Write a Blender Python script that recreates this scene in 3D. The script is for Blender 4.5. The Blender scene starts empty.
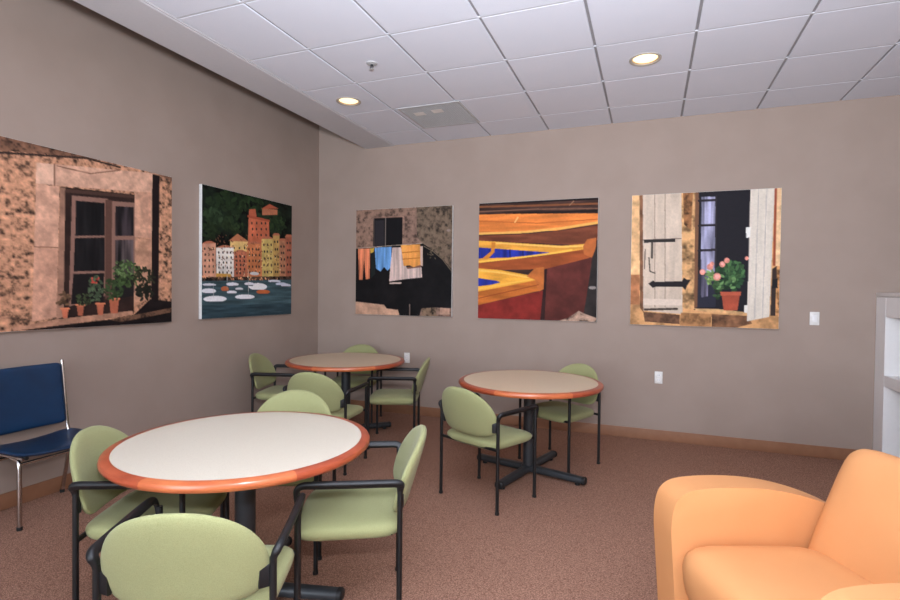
import bpy, bmesh, math, random
import numpy as np
from mathutils import Vector, Matrix
PI = math.pi
R = math.radians
scene = bpy.context.scene
COL = scene.collection
random.seed(4)

# ------------------------------------------------------------------ room measures (metres)
XL, YB, ZC = -3.885, 5.502, 3.154       # left wall, back wall, ceiling
XR, YF, ZT = 2.22, -6.2, 4.05           # right wall, open side behind the viewer, top of the walls
TILE = 0.638

# ------------------------------------------------------------------ materials
def lin(c):
    return tuple(((v/255)/12.92 if v/255 <= .04045 else ((v/255+.055)/1.055)**2.4) for v in c) + (1,)

class NT:
    def __init__(s, name):
        s.m = bpy.data.materials.new(name); s.m.use_nodes = True
        s.t = s.m.node_tree; s.b = s.t.nodes['Principled BSDF']
    def n(s, typ, **kw):
        nd = s.t.nodes.new(typ)
        for k, v in kw.items():
            if k in nd.inputs: nd.inputs[k].default_value = v
            else: setattr(nd, k, v)
        return nd
    def l(s, a, b): s.t.links.new(a, b)

def mat(name, col, rough=.6, metal=0, col2=None, scale=40, detail=3, stretch=None, bump=0, bscale=None, spec=None, sheen=0, contrast=(.35, .65), coat=0):
    k = NT(name); b = k.b
    b.inputs['Base Color'].default_value = lin(col)
    b.inputs['Roughness'].default_value = rough
    b.inputs['Metallic'].default_value = metal
    if spec is not None: b.inputs['Specular IOR Level'].default_value = spec
    if sheen: b.inputs['Sheen Weight'].default_value = sheen; b.inputs['Sheen Roughness'].default_value = .5
    if coat: b.inputs['Coat Weight'].default_value = coat; b.inputs['Coat Roughness'].default_value = .2
    tc = k.n('ShaderNodeTexCoord'); mp = k.n('ShaderNodeMapping')
    if stretch: mp.inputs['Scale'].default_value = stretch
    k.l(tc.outputs['Object'], mp.inputs['Vector'])
    nz = k.n('ShaderNodeTexNoise', Scale=scale, Detail=detail)
    k.l(mp.outputs[0], nz.inputs['Vector'])
    if col2 is None: col2 = tuple(v*.95 for v in col)
    cr = k.n('ShaderNodeValToRGB'); e = cr.color_ramp.elements
    e[0].position, e[1].position = contrast; e[0].color = lin(col2); e[1].color = lin(col)
    k.l(nz.outputs['Fac'], cr.inputs['Fac']); k.l(cr.outputs['Color'], b.inputs['Base Color'])
    if bump:
        n2 = k.n('ShaderNodeTexNoise', Scale=bscale or scale, Detail=2)
        k.l(mp.outputs[0], n2.inputs['Vector'])
        bp = k.n('ShaderNodeBump', Strength=bump, Distance=.004)
        k.l(n2.outputs['Fac'], bp.inputs['Height']); k.l(bp.outputs[0], b.inputs['Normal'])
    return k.m

def carpet_mat():
    k = NT('carpet_loop_pile'); b = k.b
    tc = k.n('ShaderNodeTexCoord'); mp = k.n('ShaderNodeMapping'); mp.inputs['Rotation'].default_value = (0, 0, .5); mp.inputs['Scale'].default_value = (1, 1.7, 1)
    k.l(tc.outputs['Object'], mp.inputs['Vector'])
    vo = k.n('ShaderNodeTexVoronoi', Scale=150.0); k.l(mp.outputs[0], vo.inputs['Vector'])
    nz = k.n('ShaderNodeTexNoise', Scale=105.0, Detail=2.0); k.l(mp.outputs[0], nz.inputs['Vector'])
    mx = k.n('ShaderNodeMix', data_type='FLOAT'); mx.inputs[0].default_value = .5
    k.l(vo.outputs['Distance'], mx.inputs[2]); k.l(nz.outputs['Fac'], mx.inputs[3])
    cr = k.n('ShaderNodeValToRGB'); e = cr.color_ramp.elements
    e[0].position = .3; e[0].color = lin(CARPET_HI); e[1].position = .58; e[1].color = lin(CARPET_LO)
    k.l(mx.outputs[0], cr.inputs['Fac']); k.l(cr.outputs['Color'], b.inputs['Base Color'])
    bp = k.n('ShaderNodeBump', Strength=.6, Distance=.004, invert=True); k.l(mx.outputs[0], bp.inputs['Height']); k.l(bp.outputs[0], b.inputs['Normal'])
    b.inputs['Roughness'].default_value = .95; b.inputs['Specular IOR Level'].default_value = .1
    return k.m

def emit_mat(name, col, power, base=(240, 220, 180)):
    k = NT(name); k.b.inputs['Base Color'].default_value = lin(base)
    k.b.inputs['Emission Color'].default_value = lin(col); k.b.inputs['Emission Strength'].default_value = power
    return k.m

def print_mat():
    k = NT('canvas_print'); a = k.n('ShaderNodeAttribute', attribute_name='ink')
    k.l(a.outputs['Color'], k.b.inputs['Base Color']); k.b.inputs['Roughness'].default_value = .7; k.b.inputs['Specular IOR Level'].default_value = .15
    return k.m

CARPET_HI, CARPET_LO = (186, 143, 122), (126, 92, 75)
M = dict(
    wall=mat('taupe_wall_paint', (164, 146, 134), .85, col2=(160, 142, 130), scale=3, bump=.05, bscale=180, spec=.2),
    roof=mat('dark_plenum', (60, 55, 52), .9),
    tile=mat('ceiling_tile', (224, 226, 234), .9, col2=(216, 218, 226), scale=260, detail=2, bump=.12, bscale=300, spec=.1),
    tbar=mat('ceiling_grid_metal', (196, 196, 199), .7),
    tbar_shade=mat('ceiling_grid_shaded', (150, 149, 152), .6),  # same grid metal, darkened to paint the shaded reveals of the lengthwise lines
    gyp=mat('ceiling_border_paint', (200, 198, 200), .85, col2=(198, 196, 198), spec=.15),
    base=mat('vinyl_base', (148, 103, 74), .6, col2=(141, 97, 69), scale=12),
    green=mat('green_upholstery', (157, 158, 112), .85, col2=(144, 145, 100), scale=420, detail=2, bump=.25, bscale=500, spec=.2, sheen=.1),
    black=mat('black_painted_steel', (11, 11, 12), .5),
    pad=mat('black_moulded_plastic', (17, 17, 19), .5, bump=.05, bscale=300),
    char=mat('charcoal_metal', (44, 47, 50), .45),
    lam=mat('speckled_laminate', (213, 203, 184), .38, col2=(201, 190, 171), scale=260, detail=3, contrast=(.3, .5)),
    lam2=mat('speckled_laminate_tan', (216, 196, 168), .38, col2=(200, 180, 152), scale=260, detail=3, contrast=(.3, .5)),
    wood=mat('cherry_wood_edge', (182, 86, 54), .33, col2=(156, 68, 42), scale=9, detail=5, stretch=(1, 1, 6), coat=.3),
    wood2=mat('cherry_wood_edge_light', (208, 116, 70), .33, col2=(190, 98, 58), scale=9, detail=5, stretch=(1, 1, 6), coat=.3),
    blue=mat('navy_vinyl', (12, 50, 84), .4, col2=(9, 42, 72), scale=6, bump=.04, bscale=200),
    chrome=mat('chrome_tube', (205, 200, 196), .16, metal=1),
    rubber=mat('black_rubber', (20, 20, 20), .6),
    peach=mat('peach_leather', (212, 150, 98), .5, col2=(209, 146, 94), scale=3, bump=.05, bscale=140, spec=.2),
    seam=mat('peach_stitching', (222, 156, 96), .6),
    shelf=mat('white_laminate_dim', (238, 235, 232), .5, col2=(236, 233, 230)),  # white laminate toned down, grazing light on the frame put into the colour
    shelfin=mat('white_laminate_bright', (246, 246, 249), .5, col2=(244, 244, 247)),  # same laminate made paler, painting in the flash-lit interior
    plate=mat('white_plastic', (232, 228, 222), .4),
    slot=mat('dark_slot', (60, 55, 52), .6),
    side=mat('white_canvas_edge', (226, 224, 220), .8),
    vent=mat('grey_vent_metal', (186, 185, 184), .55),
    duct=mat('duct_grey', (115, 115, 115), .7),
    gold=mat('warm_reflector', (236, 200, 150), .3, metal=.6),
    ring=mat('lamp_trim_ring', (176, 168, 156), .4),
    lamp=emit_mat('lamp_glow', (255, 232, 186), 1.25),
)
M['carpet'] = carpet_mat(); M['ink'] = print_mat()

# ------------------------------------------------------------------ mesh helpers
def finish(name, bm, mats, parent=None, smooth=35, recalc=True):
    if recalc: bmesh.ops.recalc_face_normals(bm, faces=bm.faces)
    if smooth:
        a = R(smooth)
        for f in bm.faces: f.smooth = True
        for e in bm.edges:
            e.smooth = not (len(e.link_faces) == 2 and e.calc_face_angle(0) > a)
    me = bpy.data.meshes.new(name); bm.to_mesh(me); bm.free()
    for m in (mats if isinstance(mats, (list, tuple)) else [mats]): me.materials.append(m)
    o = bpy.data.objects.new(name, me); COL.objects.link(o)
    if parent: o.parent = parent
    return o

def box(bm, a, b, bev=0, seg=2, mi=0):
    vs = [bm.verts.new((x, y, z)) for x in (a[0], b[0]) for y in (a[1], b[1]) for z in (a[2], b[2])]
    fs = [bm.faces.new([vs[i] for i in q]) for q in ((0, 1, 3, 2), (4, 6, 7, 5), (0, 4, 5, 1), (2, 3, 7, 6), (0, 2, 6, 4), (1, 5, 7, 3))]
    for f in fs: f.material_index = mi
    if bev:
        es = list({e for f in fs for e in f.edges})
        r = bmesh.ops.bevel(bm, geom=es, offset=bev, segments=seg, affect='EDGES', profile=.5)
        for f in r['faces']: f.material_index = mi
    return vs

def fillet(pts, r, seg=6):
    P = [Vector(p) for p in pts]; out = [P[0]]
    for i in range(1, len(P)-1):
        rr = r[i] if isinstance(r, (list, tuple)) else r
        a, b, c = P[i-1], P[i], P[i+1]
        d1 = min(rr, (a-b).length*.49); d2 = min(rr, (c-b).length*.49)
        p, q = b+(a-b).normalized()*d1, b+(c-b).normalized()*d2
        for k in range(seg+1):
            t = k/seg; out.append(p*(1-t)**2 + b*2*t*(1-t) + q*t*t)
    out.append(P[-1]); return out

def sweep(bm, pts, prof, up=(0, 0, 1), caps=True, mi=0, scale=None):
    """prof: list of (a,b) offsets on the side/up axes of the path"""
    P = [Vector(p) for p in pts]; rings = []; n = len(P); s0 = None
    for i in range(n):
        t = (P[min(i+1, n-1)]-P[max(i-1, 0)]).normalized()
        if s0 is None:
            u = Vector(up)
            if abs(u.dot(t)) > .95: u = Vector((0, 1, 0)) if abs(t.y) < .9 else Vector((1, 0, 0))
            s0 = t.cross(u).normalized()
        else:
            s0 = (s0 - t*s0.dot(t)).normalized()
        u = s0.cross(t).normalized(); k = scale[i] if scale else 1
        rings.append([bm.verts.new(P[i]+s0*a*k+u*b*k) for a, b in prof])
    m = len(prof)
    for i in range(n-1):
        for j in range(m):
            f = bm.faces.new((rings[i][j], rings[i][(j+1) % m], rings[i+1][(j+1) % m], rings[i+1][j])); f.material_index = mi
    if caps:
        for r in (rings[0][::-1], rings[-1]): bm.faces.new(r).material_index = mi

def circ(r, n=12, ry=None):
    return [(r*math.cos(2*PI*i/n), (ry or r)*math.sin(2*PI*i/n)) for i in range(n)]
def rrect(w, h, r, n=4):
    out = []
    for cx, cy, a0 in ((w/2-r, h/2-r, 0), (-w/2+r, h/2-r, 90), (-w/2+r, -h/2+r, 180), (w/2-r, -h/2+r, 270)):
        for k in range(n+1):
            a = R(a0+90*k/n); out.append((cx+r*math.cos(a), cy+r*math.sin(a)))
    return out
def tube(bm, pts, r, fil=0, n=12, mi=0):
    sweep(bm, fillet(pts, fil) if fil else pts, circ(r, n), mi=mi)

def lathe(bm, prof, n=64, a0=0, a1=2*PI, mi=0, closed=False, origin=(0, 0, 0)):
    o = Vector(origin); full = abs(a1-a0-2*PI) < 1e-6; k = n if full else n+1; rings = []
    for i in range(k):
        a = a0+(a1-a0)*i/n
        rings.append([bm.verts.new(o+Vector((r*math.cos(a), r*math.sin(a), z))) for r, z in prof])
    m = len(prof)
    for i in range(n):
        A, B = rings[i], rings[(i+1) % k]
        for j in range(m if closed else m-1):
            q = [A[j], A[(j+1) % m], B[(j+1) % m], B[j]]
            f = bm.faces.new(q); f.material_index = mi
    if not full and closed:
        bm.faces.new(rings[0]); bm.faces.new(rings[-1][::-1])
    bmesh.ops.remove_doubles(bm, verts=[v for r in rings for v in r], dist=1e-6)

def disc_solid(bm, fn, n=64, rings=(.3, .55, .75, .88, .95, .985, 1)):
    """closed cushion: fn(s, t, side) -> point, side +1 / -1, meeting at s = 1"""
    c = [bm.verts.new(fn(0, 0, s)) for s in (1, -1)]; prev = [None, None]
    for s in rings:
        if s == 1:
            r = [bm.verts.new(fn(1, 2*PI*i/n, 1)) for i in range(n)]; cur = [r, r]
        else:
            cur = [[bm.verts.new(fn(s, 2*PI*i/n, sd)) for i in range(n)] for sd in (1, -1)]
        for k in (0, 1):
            for i in range(n):
                j = (i+1) % n
                if prev[k] is None: q = (c[k], cur[k][i], cur[k][j])
                else: q = (prev[k][i], cur[k][i], cur[k][j], prev[k][j])
                bm.faces.new(q if k == 0 else q[::-1])
        prev = cur

def sup(t, n):
    c, s = math.cos(t), math.sin(t)
    return math.copysign(abs(c)**(2/n), c), math.copysign(abs(s)**(2/n), s)

def prism(bm, outline, x0, x1, bev, seg=4, axis='x'):
    """outline in (y,z) pushed along x, with rounded rims"""
    A = [bm.verts.new((x0, y, z)) for y, z in outline]; B = [bm.verts.new((x1, y, z)) for y, z in outline]
    n = len(A); fa = bm.faces.new(A); fb = bm.faces.new(B[::-1])
    for i in range(n): bm.faces.new((A[i], B[i], B[(i+1) % n], A[(i+1) % n]))
    if bev: bmesh.ops.bevel(bm, geom=list(fa.edges)+list(fb.edges), offset=bev, segments=seg, affect='EDGES', profile=.5, clamp_overlap=True)

def smooth2d(pts, r, seg=6):
    """closed outline with filleted corners; r number or per-corner list"""
    n = len(pts); out = []
    for i in range(n):
        rr = r[i] if isinstance(r, (list, tuple)) else r
        a, b, c = (Vector((*pts[(i+d) % n], 0)) for d in (-1, 0, 1))
        if rr <= 0: out.append((b.x, b.y)); continue
        d1 = min(rr, (a-b).length*.49); d2 = min(rr, (c-b).length*.49)
        p, q = b+(a-b).normalized()*d1, b+(c-b).normalized()*d2
        for k in range(seg+1):
            t = k/seg; v = p*(1-t)**2+b*2*t*(1-t)+q*t*t; out.append((v.x, v.y))
    return out

def inset(P, d):
    n = len(P); out = []; A = sum(P[i][0]*P[(i+1) % n][1]-P[(i+1) % n][0]*P[i][1] for i in range(n))
    for i in range(n):
        tx, tz = P[(i+1) % n][0]-P[i-1][0], P[(i+1) % n][1]-P[i-1][1]; L = math.hypot(tx, tz) or 1; q = d if A > 0 else -d
        out.append((P[i][0]-tz/L*q, P[i][1]+tx/L*q))
    return out

def thing(name, label, cat, loc=(0, 0, 0), rz=0, group=None):
    o = bpy.data.objects.new(name, None); COL.objects.link(o); o.empty_display_size = .1
    o.location = loc; o.rotation_euler = (0, 0, rz); tag(o, label, cat, group); return o
def tag(o, label, cat, group=None):
    o['label'] = label; o['category'] = cat
    if group: o['group'] = group
    return o
def struct(name, bm, m, smooth=35):
    o = finish(name, bm, m, smooth=smooth); o['kind'] = 'structure'; return o
def copy_tree(o, parent=None):
    c = o.copy(); COL.objects.link(c)
    if parent: c.parent = parent
    for ch in list(o.children): copy_tree(ch, c)
    return c

# ------------------------------------------------------------------ the room
bm = bmesh.new(); box(bm, (XL-.15, YF, -.1), (XR+.15, YB+.15, 0)); struct('floor', bm, M['carpet'], 0)
bm = bmesh.new(); box(bm, (XL-.15, YF, 0), (XL, YB+.15, ZT)); struct('wall_left', bm, M['wall'], 0)
bm = bmesh.new(); box(bm, (XL, YB, 0), (XR+.15, YB+.15, ZT)); struct('wall_back', bm, M['wall'], 0)
bm = bmesh.new(); box(bm, (XR, YF, 0), (XR+.15, YB, ZT)); struct('wall_right', bm, M['wall'], 0)
bm = bmesh.new(); box(bm, (XL-.15, YF, ZT), (XR+.15, YB+.15, ZT+.1)); struct('trim_2', bm, M['roof'], 0)   # slab above the hung ceiling
def skirting(name, a, b):
    bm = bmesh.new(); box(bm, a, b, .004, 2); struct(name, bm, M['base'])
skirting('baseboard_left', (XL, YF, 0), (XL+.012, YB, .105))
skirting('baseboard_back', (XL+.012, YB-.012, 0), (1.822, YB, .105))

# hung ceiling: bevelled tiles on a metal grid, with a plain border along the open slot by the left wall
XG = [-2.835] + [-2.297+TILE*i for i in range(8)]; XG = [x for x in XG if x < XR-.05]+[XR]
YG = [YB]+[5.03-TILE*i for i in range(18)]; YG = [y for y in YG if y > YF+.05]+[YF]
LIGHTS = [(-.06, 4.07), (-2.575, 4.09)]
HOLE = .098
bm = bmesh.new(); box(bm, (-2.835, YF, ZC+.022), (XR, YB, ZC+.05), mi=1)
for i in range(len(XG)-1):
    for j in range(len(YG)-1):
        x0, x1, y0, y1 = XG[i]+.009, XG[i+1]-.009, YG[j+1]+.007, YG[j]-.007
        if i == len(XG)-2: x1 = XR
        if j == 0: y1 = YB
        li = [q for q in LIGHTS if x0 < q[0] < x1 and y0 < q[1] < y1]
        if not li: box(bm, (x0, y0, ZC), (x1, y1, ZC+.03), .003, 1)
        else:
            cx, cy = li[0]; n = 48; inner, outer = [], []
            for k in range(n):
                a = 2*PI*k/n+PI/4; c, s = math.cos(a), math.sin(a)
                tx = ((x1-cx) if c > 0 else (cx-x0))/max(abs(c), 1e-9); ty = ((y1-cy) if s > 0 else (cy-y0))/max(abs(s), 1e-9); t = min(tx, ty)
                inner.append((cx+HOLE*c, cy+HOLE*s)); outer.append((cx+t*c, cy+t*s))
            for q in ((x0, y0), (x1, y0), (x1, y1), (x0, y1)):
                k = min(range(n), key=lambda k: (outer[k][0]-q[0])**2+(outer[k][1]-q[1])**2); outer[k] = q
            lo = [[bm.verts.new((x, y, z)) for x, y in L] for L, z in ((inner, ZC+.03), (inner, ZC), (outer, ZC), (outer, ZC+.03))]
            for a in range(3):
                for k in range(n):
                    bm.faces.new((lo[a][k], lo[a][(k+1) % n], lo[a+1][(k+1) % n], lo[a+1][k]))
# cut-outs of the backing above the two lamps are covered by the lamp cans themselves
struct('ceiling', bm, [M['tile'], M['tbar']], 20)
bm = bmesh.new(); box(bm, (-3.225, YF, ZC-.008), (-2.845, YB, ZC+.09), .003, 1); box(bm, (-2.847, YF, ZC-.004), (-2.829, YB, ZC+.03))
struct('trim_1', bm, M['gyp'], 0)
bm = bmesh.new()
for i in range(1, len(XG)-1): box(bm, (XG[i]-.0085, YF, ZC+.008), (XG[i]+.0085, YB, ZC+.022))
struct('trim_3', bm, M['tbar_shade'], 0)
bm = bmesh.new()
for j in range(1, len(YG)-1): box(bm, (-2.829, YG[j]-.0062, ZC+.0012), (XR, YG[j]+.0065, ZC+.0218))
struct('trim_4', bm, M['tbar'], 0)

# ------------------------------------------------------------------ ceiling fittings
def downlight(x, y, label):
    t = thing('recessed_downlight', label, 'ceiling light', (x, y, ZC), 0, 'recessed ceiling lights')
    bm = bmesh.new(); lathe(bm, [(.112, 0), (.111, -.005), (.1, -.006), (.092, -.003), (.092, .004), (.097, .004), (.112, 0)], 48); finish('trim_ring', bm, M['ring'], t)
    bm = bmesh.new(); lathe(bm, [(.089, .0), (.082, .012), (.07, .0185), (.0, .0195)], 48); finish('reflector', bm, M['gold'], t)
    bm = bmesh.new(); lathe(bm, [(0, .002), (.05, .002), (.076, .004), (.087, .008), (.08, .0135), (0, .0185)], 40); finish('lamp', bm, M['lamp'], t)
downlight(*LIGHTS[0], 'lit round recessed ceiling light on the right, above the boat and shutter pictures')
downlight(*LIGHTS[1], 'lit round recessed ceiling light on the left, beside the plain ceiling border')

t = thing('air_vent', 'square grey perforated air vent set into the white ceiling tiles', 'air vent', (-1.932, 4.706, ZC))
bm = bmesh.new(); h = .308
for a, b in (((-h, -h), (h, -h+.022)), ((-h, h-.022), (h, h)), ((-h, -h+.022), (-h+.022, h-.022)), ((h-.022, -h+.022), (h, h-.022))):
    box(bm, (a[0], a[1], -.008), (b[0], b[1], -.0005))
finish('frame', bm, M['vent'], t, 0)
bm = bmesh.new(); N = 26; w = 2*(h-.022)
for k in range(1, N):
    q = -h+.022+w*k/N
    box(bm, (q-.0035, -h+.022, -.007), (q+.0035, h-.022, -.003)); box(bm, (-h+.022, q-.0035, -.0068), (h-.022, q+.0035, -.0032))
finish('grille', bm, M['vent'], t, 0)
bm = bmesh.new(); box(bm, (-h+.02, -h+.02, -.0025), (h-.02, h-.02, -.0006)); finish('backing', bm, M['duct'], t, 0)
for cx, cy, r in ((-.16, -.12, .055), (.03, -.14, .055)):
    bm = bmesh.new(); box(bm, (cx-r, cy-r*.8, -.0086), (cx+r, cy+r*.8, -.0074), .0005, 1); finish('white_patch', bm, M['plate'], t, 0)  # small white patch laid just below the grille

t = thing('sprinkler_head', 'small pendant fire sprinkler head on the white ceiling tile', 'sprinkler', (-1.979, 3.46, ZC))
bm = bmesh.new(); lathe(bm, [(0, 0), (.042, 0), (.04, -.007), (.022, -.011), (0, -.011)], 28); finish('escutcheon', bm, M['vent'], t)
bm = bmesh.new(); tube(bm, [(0, 0, -.01), (0, 0, -.022)], .010)
for s in (-1, 1): tube(bm, [(s*.008, 0, -.019), (s*.014, 0, -.03), (s*.003, 0, -.044)], .003, .008, 8)
tube(bm, [(0, 0, -.022), (0, 0, -.042)], .003, 0, 8); finish('frame_arms', bm, M['char'], t)
bm = bmesh.new(); lathe(bm, [(0, -.043), (.017, -.0435), (.018, -.046), (0, -.047)], 20); finish('deflector', bm, M['vent'], t)

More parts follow.
